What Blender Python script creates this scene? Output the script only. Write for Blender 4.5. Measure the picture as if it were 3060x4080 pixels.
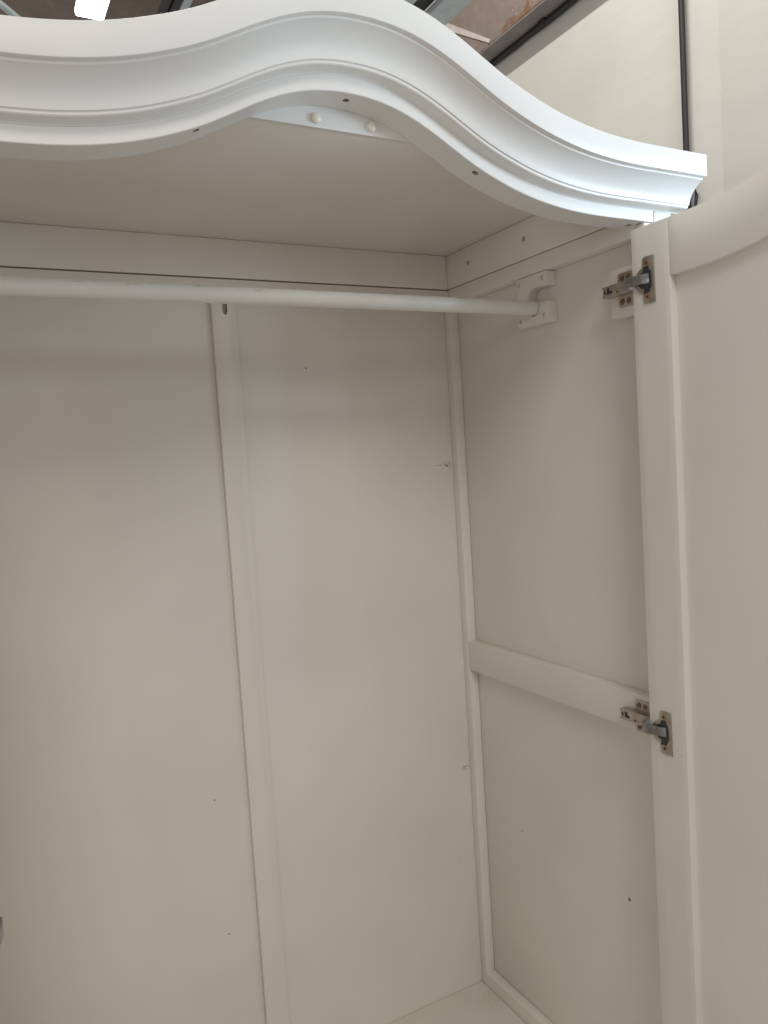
import bpy, bmesh, math
from mathutils import Vector, Matrix
for o in list(bpy.data.objects): bpy.data.objects.remove(o)
S = bpy.context.scene
COL = S.collection
ZO = 1.5                       # camera height above the room floor; all z below are relative to the lens

# ------------------------------------------------------------------ camera
def cam_axes(yaw, pitch, roll):
    f = Vector((math.sin(yaw)*math.cos(pitch), math.cos(yaw)*math.cos(pitch), math.sin(pitch)))
    r = Vector((math.cos(yaw), -math.sin(yaw), 0)); u = r.cross(f)
    c, s = math.cos(roll), math.sin(roll)
    return c*r + s*u, -s*r + c*u, f
r_, u_, f_ = cam_axes(math.radians(28.318), math.radians(-4.120), math.radians(-3.633))
cd = bpy.data.cameras.new('camera'); cam = bpy.data.objects.new('camera', cd); COL.objects.link(cam)
m = Matrix((r_, u_, -f_)).transposed().to_4x4(); m.translation = (0, 0, ZO); cam.matrix_world = m
cd.sensor_fit = 'HORIZONTAL'; cd.sensor_width = 36; cd.lens = 36*3100.9/3060
cd.clip_start = .02; cd.clip_end = 100
S.camera = cam

# ------------------------------------------------------------------ light
w = bpy.data.worlds.new('World'); S.world = w; w.use_nodes = True
bg = w.node_tree.nodes['Background']; bg.inputs[0].default_value = (1, .965, .91, 1); bg.inputs[1].default_value = .405
def area(name, loc, target, sx, sy, power, col, spin=0):
    l = bpy.data.lights.new(name, 'AREA'); l.shape = 'RECTANGLE'; l.size = sx; l.size_y = sy
    l.energy = power; l.color = col
    o = bpy.data.objects.new(name, l); COL.objects.link(o)
    loc = Vector(loc) + Vector((0, 0, ZO)); target = Vector(target) + Vector((0, 0, ZO))
    o.location = loc
    o.rotation_euler = (target-loc).to_track_quat('-Z', 'Y').to_euler()
    return o
area('room_tube_light_near', (-.50, -2.2, 2.65), (.50, .95, .1), 1.2, 1.3, 45, (1, .965, .91))
area('room_tube_light_far', (.3, -4.4, 1.50), (.5, 1.2, 0), 1.8, 1.0, 12, (1, .96, .90))
area('room_tube_light_side', (.75, 1.45, 2.78), (2.1, 1.45, 1.2), 1.2, .06, 47, (1, .965, .90))
area('cornice_end_fill', (1.50, .24, .34), (.98, .82, .38), .26, .26, 7.2, (.60, .81, 1))  # added cool fill lamp for the cornice's right end, no known window
area('cornice_right_fill', (1.9, -.6, .30), (.5, .82, .40), .7, .4, 7.5, (.84, .93, 1))  # added cool fill along the cornice front, stands for no known window
area('cornice_left_fill', (-1.25, .12, .36), (.2, .82, .42), .35, .3, 4.2, (1, .985, .95))  # added lamp without a known source, lifts the cornice's left half
vs = S.view_settings; vs.view_transform = 'Standard'; vs.look = 'None'; vs.exposure = 0; vs.gamma = 1

# ------------------------------------------------------------------ materials
def nodes(name):
    mt = bpy.data.materials.new(name); mt.use_nodes = True
    nt = mt.node_tree; return mt, nt, nt.nodes['Principled BSDF']
def N(nt, t, **k):
    n = nt.nodes.new(t)
    for a, b in k.items(): setattr(n, a, b)
    return n
def mathn(nt, op, a, b=None):
    n = N(nt, 'ShaderNodeMath', operation=op)
    for i, v in enumerate((a, b)):
        if v is None: continue
        if isinstance(v, (int, float)): n.inputs[i].default_value = v
        else: nt.links.new(v, n.inputs[i])
    return n.outputs[0]
def mix(nt, fac, a, b):
    n = N(nt, 'ShaderNodeMix', data_type='RGBA')
    if isinstance(fac, (int, float)): n.inputs[0].default_value = fac
    else: nt.links.new(fac, n.inputs[0])
    for i, v in ((6, a), (7, b)):
        if isinstance(v, tuple): n.inputs[i].default_value = (*v, 1)
        else: nt.links.new(v, n.inputs[i])
    return n.outputs[2]
def noise(nt, scale, detail=3, stretch=None, rough=.5):
    tc = N(nt, 'ShaderNodeNewGeometry'); out = tc.outputs['Position']
    if stretch:
        mp = N(nt, 'ShaderNodeMapping'); mp.inputs['Scale'].default_value = stretch
        nt.links.new(out, mp.inputs[0]); out = mp.outputs[0]
    n = N(nt, 'ShaderNodeTexNoise'); n.inputs['Scale'].default_value = scale; n.inputs['Detail'].default_value = detail
    n.inputs['Roughness'].default_value = rough
    nt.links.new(out, n.inputs['Vector']); return n.outputs['Fac']
def ramp(nt, v, lo, hi):
    n = N(nt, 'ShaderNodeMapRange'); n.inputs[1].default_value = lo; n.inputs[2].default_value = hi
    nt.links.new(v, n.inputs[0]); return n.outputs[0]
def bump(nt, bs, h, strength, dist):
    b = N(nt, 'ShaderNodeBump'); b.inputs['Strength'].default_value = strength; b.inputs['Distance'].default_value = dist
    nt.links.new(h, b.inputs['Height']); nt.links.new(b.outputs[0], bs.inputs['Normal'])
def spots(nt, col, marks):
    """small scuffs of a given place, size and colour: (centre, radii, threshold, colour, noise scale)"""
    pos = N(nt, 'ShaderNodeNewGeometry').outputs['Position']
    cache = {}
    for c, rad, thr, mc, sc in marks:
        sc = 200 if sc < 230 else 300
        if sc not in cache: cache[sc] = noise(nt, sc, 2, None, .6)
        mp = N(nt, 'ShaderNodeMapping', vector_type='TEXTURE')
        mp.inputs['Location'].default_value = (c[0], c[1], c[2]+ZO); mp.inputs['Scale'].default_value = rad
        nt.links.new(pos, mp.inputs[0])
        ln = N(nt, 'ShaderNodeVectorMath', operation='LENGTH'); nt.links.new(mp.outputs[0], ln.inputs[0])
        inside = ramp(nt, ln.outputs['Value'], 1.0, .6)
        nz = ramp(nt, cache[sc], thr, thr+.05)
        col = mix(nt, mathn(nt, 'MULTIPLY', inside, nz), col, mc)
    return col
def paint(name, col, rough=.42, marks=(), var=.045, bstr=.06):
    mt, nt, bs = nodes(name)
    a = tuple(c*(1-var) for c in col); b = tuple(min(1, c*(1+var)) for c in col)
    c = mix(nt, ramp(nt, noise(nt, 3.2, 2), .3, .7), a, b)
    grime = ramp(nt, noise(nt, 38, 3, None, .7), .64, .78)
    c = mix(nt, mathn(nt, 'MULTIPLY', grime, .10), c, tuple(x*.62 for x in col))
    c = spots(nt, c, marks)
    nt.links.new(c, bs.inputs['Base Color'])
    nt.links.new(mathn(nt, 'ADD', mathn(nt, 'MULTIPLY', noise(nt, 14, 3), .14), rough-.07), bs.inputs['Roughness'])
    bump(nt, bs, noise(nt, 420, 2), bstr, .001)
    return mt
CR = (.77, .727, .675)
M = {}
M['cream'] = paint('cream_paint', CR)
M['cornice'] = paint('white_paint', (.735, .722, .70), .38)
BR = (.10, .06, .04)
M['back'] = paint('cream_back_board', CR, .45, [
    ((.929, 1.42, -.026), (.012, .05, .010), .52, BR, 260), ((.908, 1.42, -.0275), (.012, .05, .004), .56, BR, 420),
    ((.929, 1.42, -.7035), (.012, .05, .007), .54, BR, 300), ((.3647, 1.42, -.6256), (.0028, .05, .0035), .46, (.3, .24, .18), 260),
    ((.3718, 1.42, -.891), (.0024, .05, .0024), .46, (.3, .24, .18), 260), ((.6122, 1.42, .1804), (.002, .05, .002), .3, BR, 200),
    ((.5954, 1.42, -.139), (.008, .05, .003), .56, (.4, .3, .22), 300), ((.87, 1.42, -.12), (.014, .05, .003), .58, (.4, .27, .2), 300)])
M['side'] = paint('cream_side_board', CR, .45, [((.9643, .9728, -.804), (.05, .0035, .004), .2, (.09, .08, .06), 150),
    ((.9422, 1.27, -.8), (.05, .002, .002), .3, BR, 200)])
M['door'] = paint('cream_door_paint', CR, .4, [((.905, .80, -.475), (.05, .012, .012), .62, (.60, .54, .48), 260),
    ((.905, .835, -.39), (.05, .008, .006), .60, (.62, .56, .5), 260)])
M['floor'] = paint('cream_bottom_board', CR, .4, [((.93, 1.36, -1.2089), (.05, .03, .05), .52, (.68, .64, .57), 60)])
M['raw'] = paint('bare_board', (.40, .33, .27), .8)
M['cap'] = paint('screw_cap_grey', (.50, .46, .42), .5)
M['bumper'] = nodes('bumper_rubber')[0]
bs = M['bumper'].node_tree.nodes['Principled BSDF']; bs.inputs['Base Color'].default_value = (.80, .77, .66, 1)
bs.inputs['Roughness'].default_value = .28; bs.inputs['Subsurface Weight'].default_value = .25; bs.inputs['Subsurface Radius'].default_value = (.004, .004, .003)
# worn white rod: grey hanger scratches on its upper side
mt, nt, bs = nodes('rod_paint'); M['rod'] = mt
pz = N(nt, 'ShaderNodeSeparateXYZ'); nt.links.new(N(nt, 'ShaderNodeNewGeometry').outputs['Position'], pz.inputs[0])
top = ramp(nt, pz.outputs['Z'], .250+ZO, .2575+ZO)
sc = ramp(nt, noise(nt, 60, 6, (.35, 1.6, 1.6), .7), .55, .66)
c = mix(nt, mathn(nt, 'MULTIPLY', mathn(nt, 'MULTIPLY', sc, top), .55), (.74, .725, .685), (.33, .32, .29))
c = mix(nt, mathn(nt, 'MULTIPLY', ramp(nt, noise(nt, 7, 3), .45, .7), .12), c, (.62, .57, .50))
nt.links.new(c, bs.inputs['Base Color']); bs.inputs['Roughness'].default_value = .45; bump(nt, bs, noise(nt, 300, 3), .12, .001)
def metal(name, col, rough, nz=90):
    mt, nt, bs = nodes(name); bs.inputs['Metallic'].default_value = 1
    c = mix(nt, ramp(nt, noise(nt, nz, 4), .35, .7), col, tuple(x*.78 for x in col))
    nt.links.new(c, bs.inputs['Base Color'])
    nt.links.new(mathn(nt, 'ADD', mathn(nt, 'MULTIPLY', noise(nt, 200, 3), .2), rough-.1), bs.inputs['Roughness'])
    return mt
M['nickel'] = metal('nickel_plate', (.53, .485, .43), .34)
M['chrome'] = metal('chrome_link', (.36, .355, .36), .20)
M['brass'] = metal('brassy_screw', (.55, .38, .24), .4)
def plain(name, col, rough=.6):
    mt, nt, bs = nodes(name)
    c = mix(nt, ramp(nt, noise(nt, 25, 4), .3, .7), col, tuple(x*.8 for x in col))
    nt.links.new(c, bs.inputs['Base Color']); bs.inputs['Roughness'].default_value = rough
    return mt
M['dark'] = plain('dark_cup', (.035, .035, .04), .4)
M['rust'] = plain('rusty_slot', (.10, .035, .02), .7)
M['black'] = plain('black_rubber', (.02, .02, .021), .5)
M['blackpipe'] = plain('black_pipe_paint', (.035, .034, .035), .5)
M['pale'] = plain('pale_blue_steel', (.48, .54, .55), .45)
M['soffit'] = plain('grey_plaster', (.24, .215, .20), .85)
M['chalk'] = plain('white_plaster_strip', (.66, .58, .56), .8)
# plaster wall
mt, nt, bs = nodes('wall_plaster'); M['wall'] = mt
c = mix(nt, ramp(nt, noise(nt, 2.2, 4, (1, 1, 1)), .3, .72), (.53, .51, .475), (.595, .575, .535))
c = mix(nt, mathn(nt, 'MULTIPLY', ramp(nt, noise(nt, 30, 5, None, .7), .62, .8), .22), c, (.46, .42, .37))
nt.links.new(c, bs.inputs['Base Color']); bs.inputs['Roughness'].default_value = .8
h = mathn(nt, 'ADD', mathn(nt, 'MULTIPLY', noise(nt, 6, 3, (1, .5, 1.2)), 1.0), mathn(nt, 'MULTIPLY', noise(nt, 90, 4), .06))
bump(nt, bs, h, .28, .02)
# stained concrete ceiling
mt, nt, bs = nodes('stained_concrete'); M['concrete'] = mt
pz = N(nt, 'ShaderNodeSeparateXYZ'); nt.links.new(N(nt, 'ShaderNodeNewGeometry').outputs['Position'], pz.inputs[0])
low = mathn(nt, 'MULTIPLY', ramp(nt, pz.outputs['Z'], 1.70+ZO, 1.60+ZO), .16)   # rust stains gather on the beam's lower edge
c = mix(nt, ramp(nt, noise(nt, 2.6, 5, None, .6), .3, .7), (.20, .155, .135), (.30, .245, .22))
c = mix(nt, ramp(nt, noise(nt, 7, 6, None, .7), .58, .72), c, (.36, .30, .285))
c = mix(nt, mathn(nt, 'MULTIPLY', ramp(nt, mathn(nt, 'ADD', noise(nt, 14, 5, (1, .6, 1), .7), low), .62, .72), .85), c, (.20, .085, .04))
c = mix(nt, ramp(nt, noise(nt, 60, 2), .72, .76), c, (.5, .45, .4))
nt.links.new(c, bs.inputs['Base Color']); bs.inputs['Roughness'].default_value = .85
bump(nt, bs, noise(nt, 18, 6), .6, .01)
mt, nt, bs = nodes('lamp_glow'); M['glow'] = mt
bs.inputs['Base Color'].default_value = (1, 1, 1, 1); bs.inputs['Emission Color'].default_value = (1, .97, .92, 1); bs.inputs['Emission Strength'].default_value = 9

# ------------------------------------------------------------------ mesh helpers
def tag(o, label, cat=None, group=None, kind=None):
    if label: o['label'] = label
    if cat: o['category'] = cat
    if group: o['group'] = group
    if kind: o['kind'] = kind
    return o
def link(name, me, mats, parent=None, smooth=None):
    o = bpy.data.objects.new(name, me); COL.objects.link(o)
    for k in (mats if isinstance(mats, (list, tuple)) else [mats]): me.materials.append(M[k])
    if smooth is not None:
        me.polygons.foreach_set('use_smooth', [True]*len(me.polygons)); me.set_sharp_from_angle(angle=math.radians(smooth))
    if parent:
        o.parent = parent; o.matrix_parent_inverse = parent_world(parent).inverted()
    return o
PW = {}
def parent_world(p): return PW.get(p.name, Matrix.Identity(4))
def empty(name, loc):
    o = bpy.data.objects.new(name, None); COL.objects.link(o); o.location = Vector(loc)+Vector((0, 0, ZO)); o.empty_display_size = .1
    PW[o.name] = Matrix.Translation(o.location); return o
IDT = lambda x, y, z: (x, y, z)
def finish(bm, name, mats, parent, bev=0, seg=2, smooth=30, xf=IDT):
    bmesh.ops.recalc_face_normals(bm, faces=bm.faces)
    if bev: bmesh.ops.bevel(bm, geom=[e for e in bm.edges if e.is_manifold and e.calc_face_angle(0) > .6], offset=bev, segments=seg, profile=.5, affect='EDGES', clamp_overlap=True)
    for v in bm.verts:
        x, y, z = xf(*v.co); v.co = (x, y, z+ZO)
    bmesh.ops.recalc_face_normals(bm, faces=bm.faces)
    me = bpy.data.meshes.new(name); bm.to_mesh(me); bm.free()
    return link(name, me, mats, parent, smooth)
def add_box(bm, x0, x1, y0, y1, z0, z1, mi=0):
    vs = [bm.verts.new(p) for p in ((x0, y0, z0), (x1, y0, z0), (x1, y1, z0), (x0, y1, z0), (x0, y0, z1), (x1, y0, z1), (x1, y1, z1), (x0, y1, z1))]
    for f in ((0, 3, 2, 1), (4, 5, 6, 7), (0, 1, 5, 4), (1, 2, 6, 5), (2, 3, 7, 6), (3, 0, 4, 7)):
        bm.faces.new([vs[i] for i in f]).material_index = mi
def box(name, x0, x1, y0, y1, z0, z1, mat, parent=None, bev=.0012, xf=IDT):
    bm = bmesh.new(); add_box(bm, x0, x1, y0, y1, z0, z1)
    return finish(bm, name, mat, parent, bev, xf=xf)
def add_prism(bm, pts, a0, a1, axis, mi=0):
    """outline pts in the two other axes (order of x,y,z without axis), extruded along axis"""
    def P(p, a):
        l = list(p); l.insert('xyz'.index(axis), a); return l
    A = [bm.verts.new(P(p, a0)) for p in pts]; B = [bm.verts.new(P(p, a1)) for p in pts]
    n = len(pts)
    fs = [bm.faces.new(A), bm.faces.new(B[::-1])] + [bm.faces.new((A[i], A[(i+1) % n], B[(i+1) % n], B[i])) for i in range(n)]
    for f in fs: f.material_index = mi
def prism(name, pts, a0, a1, axis, mat, parent=None, bev=0, smooth=30, xf=IDT):
    bm = bmesh.new(); add_prism(bm, pts, a0, a1, axis)
    return finish(bm, name, mat, parent, bev, smooth=smooth, xf=xf)
def add_cyl(bm, p, axis, r, length, seg=20, mi=0, r2=None):
    r2 = r if r2 is None else r2; k = 'xyz'.index(axis)
    rings = []
    for d, rr in ((0, r), (length, r2)):
        ring = []
        for i in range(seg):
            a = 2*math.pi*i/seg; q = [rr*math.cos(a), rr*math.sin(a)]; q.insert(k, d)
            ring.append(bm.verts.new([p[j]+q[j] for j in range(3)]))
        rings.append(ring)
    fs = [bm.faces.new(rings[0]), bm.faces.new(rings[1][::-1])]
    fs += [bm.faces.new((rings[0][i], rings[0][(i+1) % seg], rings[1][(i+1) % seg], rings[1][i])) for i in range(seg)]
    for f in fs: f.material_index = mi
def tube(name, pts, r, mat, parent=None, seg=14, xf=IDT):
    bm = bmesh.new(); rings = []
    P = [Vector(p) for p in pts]
    up = Vector((.13, .31, .94)).normalized()
    for i, p in enumerate(P):
        t = (P[min(i+1, len(P)-1)]-P[max(i-1, 0)]).normalized()
        a = t.cross(up)
        if a.length < .1: a = t.cross(Vector((1, 0, 0)))
        a.normalize(); b = t.cross(a)
        rings.append([bm.verts.new(p+r*(math.cos(2*math.pi*k/seg)*a+math.sin(2*math.pi*k/seg)*b)) for k in range(seg)])
    for A, B in zip(rings, rings[1:]):
        for k in range(seg): bm.faces.new((A[k], A[(k+1) % seg], B[(k+1) % seg], B[k]))
    bm.faces.new(rings[0]); bm.faces.new(rings[-1][::-1])
    return finish(bm, name, mat, parent, smooth=40, xf=xf)
def cut(o, holes, inner=None):
    """drill real holes: holes = list of bmesh-filling callables"""
    bm = bmesh.new()
    for h in holes: h(bm)
    bmesh.ops.recalc_face_normals(bm, faces=bm.faces)
    for v in bm.verts: v.co.z += ZO
    me = bpy.data.meshes.new('drill'); bm.to_mesh(me); bm.free()
    k = bpy.data.objects.new('drill', me); COL.objects.link(k)
    if inner: me.materials.append(M[inner])
    par, inv = o.parent, o.matrix_parent_inverse.copy()
    o.parent = None
    md = o.modifiers.new('drill', 'BOOLEAN'); md.operation = 'DIFFERENCE'; md.object = k; md.solver = 'EXACT'
    try: md.material_mode = 'TRANSFER'
    except Exception: pass
    bpy.context.view_layer.update()
    ev = o.evaluated_get(bpy.context.evaluated_depsgraph_get())
    new = bpy.data.meshes.new_from_object(ev)
    o.modifiers.clear(); o.data = new
    new.set_sharp_from_angle(angle=math.radians(30))
    bpy.data.objects.remove(k); bpy.data.meshes.remove(me)
    o.parent = par; o.matrix_parent_inverse = inv
    return o

# ------------------------------------------------------------------ wardrobe geometry constants (metres)
XC = .4525                              # centre line
XR = .9422; XP = .9643; XO = 1.0        # right side: rail face, recessed panel face, outer face
YB = 1.4207; YR = 1.40; YF = .862       # back board, back rail, front band
ZT = .412; ZF = -1.2089                 # top panel underside, bottom panel
mir = lambda x: 2*XC-x
KU = [0, .03, .06, .09, .12, .15, .18, .21, .25, .29, .33, .37, .41, .46, .6]
KV = [.1095, .1078, .1022, .0922, .0785, .0625, .047, .0342, .0205, .0108, .0045, .0012, 0, 0, 0]
def arch(u):
    u = min(abs(u), .59)
    for i in range(len(KU)-1):
        if u <= KU[i+1]: break
    def sl(j):
        if j <= 0 or j >= len(KU)-1: return 0
        return (KV[j+1]-KV[j-1])/(KU[j+1]-KU[j-1])
    h = KU[i+1]-KU[i]; t = (u-KU[i])/h
    return ((2*t**3-3*t*t+1)*KV[i]+(t**3-2*t*t+t)*h*sl(i)+(-2*t**3+3*t*t)*KV[i+1]+(t**3-t*t)*h*sl(i+1))
ZB = .329                               # underside of the cornice at its flat ends

W = empty('wardrobe', (XC, 1.13, -1.5))
tag(W, 'cream painted open wardrobe with arched moulded cornice, seen from in front', 'wardrobe')

# back
box('back_board', mir(XP), XC-.002, YB, YB+.006, ZF-.01, .345, 'back', W, .0006)
box('back_board', XC+.002, XP, YB, YB+.006, ZF-.01, .345, 'back', W, .0006)
bt = box('batten', .4295, .4755, 1.410, YB-.0004, ZF-.006, .3056, 'cream', W, .0012)
def slot(bm):
    add_prism(bm, [(.4497, .32), (.4497, .285), (.4515, .279), (.4545, .2765), (.4575, .279), (.4590, .285), (.4590, .32)], 1.40, 1.4155, 'y')
cut(bt, [slot], 'raw')
box('back_frame_rail', mir(XR)+.0005, XR-.0005, YR, YB-.0005, .306, .3394, 'cream', W)
box('back_rail', mir(XR)+.0005, XR-.0005, YR, YB-.0005, .3422, ZT-.0004, 'cream', W)
# top and bottom boards
box('top_board', mir(XO), XO, .9130, YB+.006, ZT, ZT+.016, 'cream', W, .0008)
box('bottom_board', mir(XR)+.0004, XR-.0004, .875, YB-.0006, ZF-.018, ZF, 'floor', W)

# sides
def side(mx):
    xf = (lambda x, y, z: (mir(x), y, z)) if mx else IDT
    s = box('side_panel', XP, XP+.014, .90, YB+.006, ZF-.05, .340, 'side', W, .0006, xf=xf)
    PW[s.name] = Matrix.Identity(4)
    def B(n, *a, **k): return box(n, *a, 'side', s, xf=xf, **k)
    B('stile', XR, XP-.0004, 1.3985, YB-.0002, ZF-.02, .3105)
    B('mid_rail', XR, XP-.0004, .8815, 1.3983, -.4786, -.4158)
    B('bottom_rail', XR, XP-.0004, .8815, 1.3983, ZF-.02, -1.178)
    B('top_rail', XR, XP-.0004, .8815, YB-.0004, .3110, .3408)
    B('front_post', .9634, XO, YF-.0015, .8995, -1.47, .3458, bev=.0015)
    B('front_stile', XR+.001, .9632, .8625, .8813, ZF-.02, .328)
    B('outer_frame', XP+.0142, XO-.002, .9, YB+.006, -1.47, .340)
    tr = box('top_rail', XR, XO-.003, .9055, YB-.0003, .3424, ZT-.0004, 'cream', W, xf=xf)
    if not mx:
        cut(tr, [lambda bm: add_cyl(bm, (.93, 1.3231, .3794), 'x', .0050, .024),
                 lambda bm: add_cyl(bm, (.93, 1.1448, .3788), 'x', .0050, .024)])
    # rod bracket, open to the front
    out = [(1.1737, .3085), (1.1737, .2225), (1.1715, .2205), (1.0895, .2205), (1.0880, .2220), (1.0880, .2565), (1.0995, .2577), (1.1075, .2578)]
    for k in range(9):                     # pocket that carries the rod
        a = math.radians(-15-150*k/8); out.append((1.1262-.0146*math.cos(a), .2500+.0146*math.sin(a)))
    out += [(1.1425, .262), (1.1432, .270), (1.1395, .279), (1.131, .2848), (1.121, .2862), (1.105, .2850), (1.0895, .2842), (1.0880, .2855), (1.0880, .3085), (1.0890, .3098), (1.1725, .3098)]
    b = prism('rod_bracket', out, XR+.0003, XP-.0004, 'x', 'cream', W, bev=.0009, xf=xf)
    PW[b.name] = Matrix.Identity(4)
    if not mx:
        cut(b, [(lambda bm, y=y, z=z: add_cyl(bm, (.93, y, z), 'x', .0040, .0165)) for y, z in ((1.1649, .2985), (1.0998, .2995), (1.1655, .2330), (1.0998, .2340))])
        for y, z in ((1.1649, .2985), (1.0998, .2995), (1.1655, .2330), (1.0998, .2340)):
            bm = bmesh.new(); add_cyl(bm, (XR+.0045, y, z), 'x', .0039, .004, 16); finish(bm, 'screw_cap', 'cap', b)
    for zc in (.233,):
        box('hinge_block', XR+.001, XP-.0004, .886, .937, zc-.038, zc+.038, 'cream', W, .0015, xf=xf)
side(False); side(True)

# cornice moulding: profile in (y, height above the arched underside), swept along the arch
PROF = [(.862, .0172), (.8612, .0184), (.8585, .0194), (.8540, .0199), (.8490, .0200), (.8460, .0205), (.8448, .0216), (.8445, .0238), (.8438, .0244),
        (.8424, .0246), (.8418, .0262), (.8407, .0300), (.8388, .0345), (.8352, .0402), (.8302, .0452), (.8245, .0495), (.8192, .0527), (.8160, .0541), (.8155, .0556), (.8148, .0563), (.8105, .0565), (.8086, .0573), (.8080, .0588),
        (.8079, .072), (.8080, .0868), (.8087, .0884), (.8105, .0893), (.860, .0893), (.905, .0893), (.905, .0172)]
def sweep(name, prof, x0, x1, n, mat, parent, bev_end=0):
    bm = bmesh.new(); rings = []
    for i in range(n+1):
        x = x0+(x1-x0)*i/n; g = max(0, XC-x)/.39     # the old cornice is a touch warped at its left end
        rings.append([bm.verts.new((x, y, ZB+dz+(1+.75*dz)*arch((x-XC)/(1+1.15*dz))+g*(.0015+.03*dz))) for y, dz in prof])
    k = len(prof)
    for A, B in zip(rings, rings[1:]):
        for j in range(k): bm.faces.new((A[j], A[(j+1) % k], B[(j+1) % k], B[j]))
    bm.faces.new(rings[0]); bm.faces.new(rings[-1][::-1])
    return finish(bm, name, mat, parent, smooth=28)
co = sweep('cornice', PROF, mir(1.0195), 1.0195, 220, 'cornice', W)
PW[co.name] = Matrix.Identity(4)
va = sweep('valance', [(.8620, .0170), (.8620, .0008), (.8628, 0), (.905, 0), (.905, .0170)], mir(.9630), .9630, 200, 'cornice', co)
cut(va, [(lambda bm, x=x, y=y: add_cyl(bm, (x, y, ZB+arch(x-XC)-.006), 'z', .0042, .02)) for x, y in ((.2638, .873), (.4577, .8804), (.6437, .8757), (.9346, .8857))], 'raw')
# board that closes the arch above the top panel, with two bumpers
pts = [(XC-.145+.29*i/40, ZB+arch(-.145+.29*i/40)+.025) for i in range(41)]
inf = prism('arch_board', [(XC-.145, ZT-.0002)] + pts + [(XC+.145, ZT-.0002)], .9054, .9128, 'y', 'cornice', W)
for x in (.4267, .5043):
    bm = bmesh.new(); r0 = .0062
    add_cyl(bm, (x, .9053, .4222), 'y', r0, -.0035, 24); add_cyl(bm, (x, .9018, .4222), 'y', r0, -.0018, 24, r2=r0*.72)
    tag(finish(bm, 'bumper', 'bumper', W, smooth=50), None)

# ------------------------------------------------------------------ doors and hinges
def door(O, ang, mx, zoff=0):
    """local (s from hinge edge, t into the door thickness, z)"""
    sg = -1 if mx else 1
    ds = Vector((-sg*math.cos(ang), -math.sin(ang)))
    dt = Vector((sg*math.sin(ang), -math.cos(ang)))
    xf = lambda s, t, z: (O[0]+ds.x*s+dt.x*t, O[1]+ds.y*s+dt.y*t, z)
    L = .487; SW = .0697; zb = -1.44; T = .0225; RD = .0128
    top = lambda s: .3095+arch(.5-s); rec = lambda s: .2292+arch(.5-s)
    d = prism('door', [(SW-.006, zb+.06), (L-SW+.006, zb+.06)] + [(s, rec(s)+.008) for s in [L-SW+.006-(L-2*SW+.012)*i/24 for i in range(25)]], RD, T-.004, 'y', 'door', W, xf=xf)
    PW[d.name] = Matrix.Identity(4)
    def strip(n, s0, s1, lo, hi, k, bev=.0012):
        ss = [s0+(s1-s0)*i/k for i in range(k+1)]
        return prism(n, [(s, lo(s)) for s in ss]+[(s, hi(s)) for s in ss[::-1]], 0, T, 'y', 'door', d, bev=bev, smooth=35, xf=xf)
    strip('stile', 0, SW, lambda s: zb, top, 6); strip('stile', L-SW, L, lambda s: zb, top, 6)
    strip('top_rail', SW+.0005, L-SW-.0005, rec, top, 40, .0008)
    strip('bottom_rail', SW+.0005, L-SW-.0005, lambda s: zb, lambda s: zb+.08, 2)
    return d, xf
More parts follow.
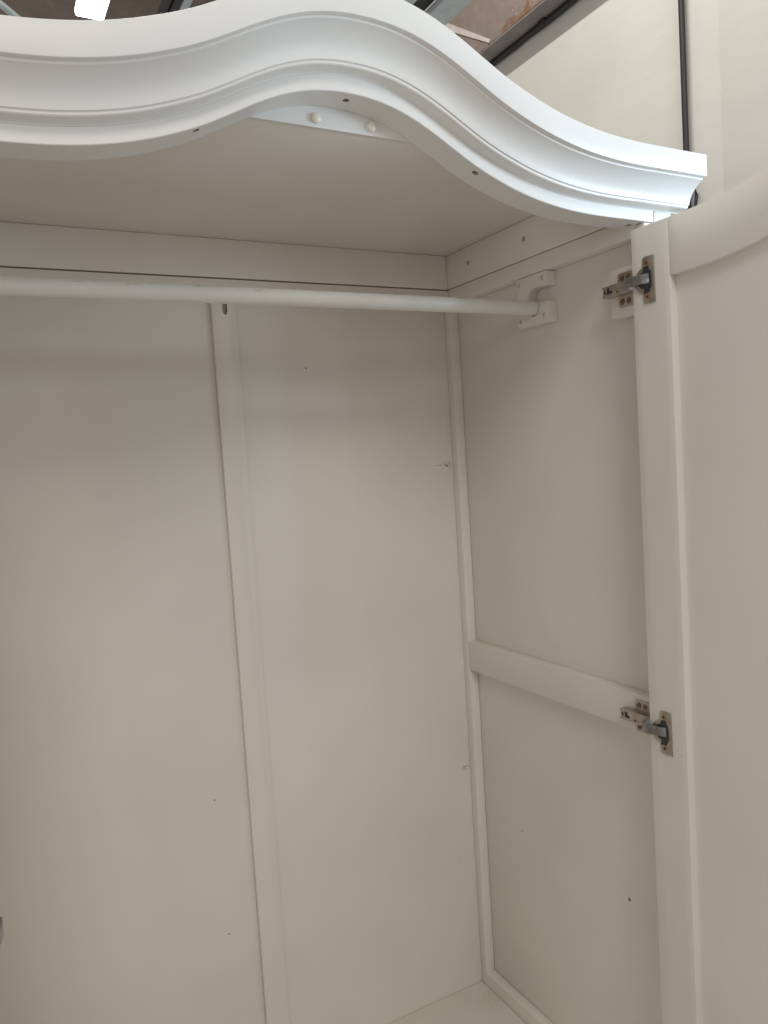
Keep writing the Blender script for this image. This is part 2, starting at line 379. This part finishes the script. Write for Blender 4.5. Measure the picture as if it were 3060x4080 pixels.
def hinge(d, xf, wf, zc, zp):
    """xf: door coordinates; wf: cabinet side coordinates (right-hand side, mirrored for the left)"""
    # cup plate on the door face
    F = lambda f: (lambda s, t, z: f(s, t, z+zc))
    pl = [(.0425, -.0330), (.0435, -.0335), (.0430, .0330), (.0420, .0335), (.0245, .0335), (.0222, .0315)]
    for k in range(13):
        a = math.radians(78-156*k/12); pl.append((.0250-.0190*math.cos(a), .0190*math.sin(a)))
    pl += [(.0222, -.0315), (.0245, -.0335)]
    cp = prism('hinge_cup_plate', pl, -.0022, -.0002, 'y', 'nickel', d, bev=.0005, xf=F(xf))
    # cup opening
    op = [(.0250-.0112*math.cos(a), .0125*math.sin(a)) for a in [math.radians(60-120*k/8) for k in range(9)]] + [(.0335, -.0150), (.0375, -.0118), (.0385, 0), (.0375, .0118), (.0335, .0150)]
    prism('hinge_cup', op, -.0030, -.0023, 'y', 'dark', d, xf=F(xf))
    bm = bmesh.new(); add_prism(bm, [(.0235, -.0195), (.0335, -.0185), (.0350, -.0125), (.0250, -.0120)], -.0034, -.0024, 'y')
    finish(bm, 'hinge_cup_lug', 'dark', d, xf=F(xf))
    bm = bmesh.new(); add_prism(bm, [(.0225, .0120), (.0345, .0120), (.0335, .0195), (.0255, .0190)], -.0034, -.0024, 'y')
    finish(bm, 'hinge_cup_lug', 'dark', d, xf=F(xf))
    for z in (-.0245, .0245):
        bm = bmesh.new(); add_cyl(bm, (.0300, -.0020, z), 'y', .0036, -.0010, 20)
        add_box(bm, .0279, .0321, -.0034, -.0028, z-.0007, z+.0007, 1); add_box(bm, .0293, .0307, -.0034, -.0028, z-.0021, z+.0021, 1)
        finish(bm, 'screw', ['brass', 'rust'], d, xf=F(xf))
    # mounting plate on the cabinet side:  (x, y, z) in right-hand side coordinates
    G = lambda x, y, z: wf(x, y, z+zc)
    wing = [(.8830, zp-.0265), (.9140, zp-.0265), (.9166, zp-.0240), (.9166, zp+.0240), (.9140, zp+.0265), (.8830, zp+.0265)]
    prism('mounting_plate', wing, XR-.0030, XR-.0002, 'x', 'nickel', d, bev=.0006, xf=G)
    arm = [(.8700, zp-.0095), (.9375, zp-.0088), (.9375, zp-.0040), (.9295, zp-.0036), (.9295, zp+.0036), (.9375, zp+.0040), (.9375, zp+.0088), (.8700, zp+.0095)]
    prism('hinge_arm', arm, XR-.0165, XR-.0031, 'x', 'nickel', d, bev=.0009, xf=G)
    bm = bmesh.new(); add_prism(bm, [(.9265, zp-.0038), (.9265, zp+.0056), (.9222, zp+.0056), (.9222, zp+.0005), (.9170, zp+.0005), (.9170, zp-.0038)], XR-.0172, XR-.0166, 'x')
    finish(bm, 'arm_slot', 'dark', d, xf=G)
    bm = bmesh.new(); add_cyl(bm, (XR-.0150, .9335, zp), 'x', .0036, .008, 18); add_box(bm, XR-.0155, XR-.0149, .9310, .9360, zp-.0006, zp+.0006, 1); add_box(bm, XR-.0155, XR-.0149, .9329, .9341, zp-.0025, zp+.0025, 1)
    finish(bm, 'adjusting_screw', ['chrome', 'dark'], d, xf=G)
    bm = bmesh.new(); add_cyl(bm, (XR-.0166, .905, zp-.004), 'x', .0016, -.0008, 16); finish(bm, 'rivet', 'dark', d, xf=G)
    for y, z in ((.9085, zp+.0182), (.8950, zp+.0182), (.9085, zp-.0182), (.8950, zp-.0182)):
        bm = bmesh.new(); add_cyl(bm, (XR-.0029, y, z), 'x', .0046, -.0006, 20, 1); add_cyl(bm, (XR-.0034, y, z), 'x', .0037, -.0010, 20, 0)
        add_box(bm, XR-.0050, XR-.0045, y-.0021, y+.0021, z-.0007, z+.0007, 1); add_box(bm, XR-.0050, XR-.0045, y-.0007, y+.0007, z-.0021, z+.0021, 1)
        finish(bm, 'screw', ['brass', 'rust'], d, xf=G)
    # bent link from arm to cup (in side coordinates)
    path = [(.9290, .8700), (.9060, .8645), (.8985, .8615), (.8950, .8565), (.8955, .8460), (.8980, .8350), (.9035, .8200)]
    th = .0028; outl = []; inl = []
    for i, p in enumerate(path):
        a = Vector(path[max(i-1, 0)]); b = Vector(path[min(i+1, len(path)-1)]); t = (b-a).normalized(); n = Vector((t.y, -t.x))
        outl.append(tuple(Vector(p)+n*th/2)); inl.append(tuple(Vector(p)-n*th/2))
    lk = prism('hinge_link', outl+inl[::-1], -.0055, .0088, 'z', 'chrome', d, bev=.0006, smooth=40, xf=G)
    return lk
dr, xr = door((.905, .854), math.radians(90), False)
hinge(dr, xr, IDT, .2312, .0048); hinge(dr, xr, IDT, -.4462, -.0042)
SH = .0138
dl, xl = door((mir(.905)-SH, .854), math.radians(112), True)
lf = lambda x, y, z: (mir(x)-SH*(1 if x < .925 else 0), y, z)
hinge(dl, xl, lf, .2312, .0048); hinge(dl, xl, lf, -.4462, -.0042)

# ------------------------------------------------------------------ hanging rod
rd = tube('hanging_rod', [(mir(.958)+(.958-mir(.958))*i/24, 1.1262, .2500) for i in range(25)], .0127, 'rod', None, 28)
tag(rd, 'scuffed white wooden hanging rod across the top of the wardrobe', 'clothes rod')

# ------------------------------------------------------------------ room behind: wall, ceiling, pipes, lamp
WX = 2.095; ZC = 3.0
o = box('wall', WX, WX+.1, 1.6, 9.5, -1.5, ZC-.004, 'wall', None, 0); tag(o, 'off-white rough plaster wall beside the wardrobe', kind='structure')
o = box('wall', WX-.0018, WX+.1, -.6, 1.5994, -1.5, ZC-.004, 'wall', None, .001); tag(o, 'off-white plaster wall, nearer bay right of the cable', kind='structure')
o = box('ceiling', -2.5, WX+.1, 1.8, 9.5, ZC, ZC+.1, 'concrete', None, 0); tag(o, 'stained brown concrete ceiling', kind='structure')
o = box('ceiling_beam', 1.998, WX-.003, .9, 9, 1.602, 1.93, ['concrete'], None, .004); tag(o, 'stained concrete beam along the top of the wall', 'beam')
PW[o.name] = Matrix.Identity(4)
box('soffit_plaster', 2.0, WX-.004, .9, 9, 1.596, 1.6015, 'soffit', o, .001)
import random
random.seed(4)
pts = [(WX-.014+random.uniform(-.002, .002), 1.0+.09*i, 1.584+random.uniform(-.003, .003)) for i in range(50)]
ca = tube('wall_cable', pts, .012, 'black'); tag(ca, 'black cable running along the joint of wall and ceiling beam', 'cable')
PW[ca.name] = Matrix.Identity(4)
for y in (2.33, 3.3): box('cable_clip', WX-.03, WX-.006, y, y+.035, 1.578, 1.604, 'black', ca, .003)
pts = [(WX-.022, 1.716+.0, 1.56-.05*i) for i in range(17)] + [(WX-.022, 1.715, .70), (WX-.024, 1.713, .65), (WX-.026, 1.711, .60)]
pts += [(WX-.026, 1.71, .5-.1*i) for i in range(18)]
ca = tube('drop_cable', pts, .0092, 'black'); tag(ca, 'black cable hanging straight down the plaster wall', 'cable')
PW[ca.name] = Matrix.Identity(4)
tube('cable_tie', [(WX-.02, 1.716, .80), (WX-.024, 1.690, .775), (WX-.024, 1.682, .74), (WX-.022, 1.690, .70), (WX-.022, 1.708, .675)], .005, 'black', ca)
# cable tray
t = empty('cable_tray', (1.64, 3.5, 1.6)); tag(t, 'pale steel cable tray with dark gap under the ceiling', 'cable tray')
box('tray_rail', 1.662, 1.757, 2.25, 6.5, 1.60, 1.628, 'pale', t, .003); box('tray_rail', 1.527, 1.572, 2.25, 6.5, 1.60, 1.628, 'pale', t, .003)
box('tray_bed', 1.572, 1.662, 2.25, 6.5, 1.63, 1.650, 'blackpipe', t, .003)
# twin pipes
t = empty('pipe_run', (.8, 3.5, 1.6)); tag(t, 'pair of black pipes with pale strip under the ceiling', 'pipes')
tube('pipe', [(.775, 2.5, 1.615), (.775, 6.5, 1.615)], .0145, 'blackpipe', t, 18); tube('pipe', [(.806, 2.5, 1.615), (.806, 6.5, 1.615)], .0145, 'blackpipe', t, 18)
box('pale_strip', .824, .852, 2.5, 6.5, 1.606, 1.625, 'pale', t, .002)
o = tube('ceiling_conduit', [(.10, 2.86, 1.6), (.26, 2.98, 1.6), (.36, 3.10, 1.6), (.45, 3.4, 1.6), (.48, 3.9, 1.6)], .012, 'pale'); tag(o, 'thin pale curved conduit left of the tube lamp', 'conduit')
o = prism('plaster_strip', [(2.862, 1.826), (2.880, 1.806), (2.578, 1.607), (2.566, 1.614)], 1.9945, 1.9975, 'x', 'chalk', None); tag(o, 'thin whitish plaster strip on the stained beam', 'plaster strip')
# lamp seen over the cornice
t = empty('tube_lamp', (.44, 1.8, 1.32)); tag(t, 'glowing white tube lamp above the left of the cornice', 'lamp')
box('lamp_housing', .408, .478, 1.70, 2.42, 1.325, 1.36, 'pale', t, .003); box('lamp_tube', .404, .482, 1.71, 2.41, 1.30, 1.3245, 'glow', t, .006)
S.render.engine = 'CYCLES'
S.cycles.max_bounces = 8; S.cycles.diffuse_bounces = 6; S.cycles.glossy_bounces = 3
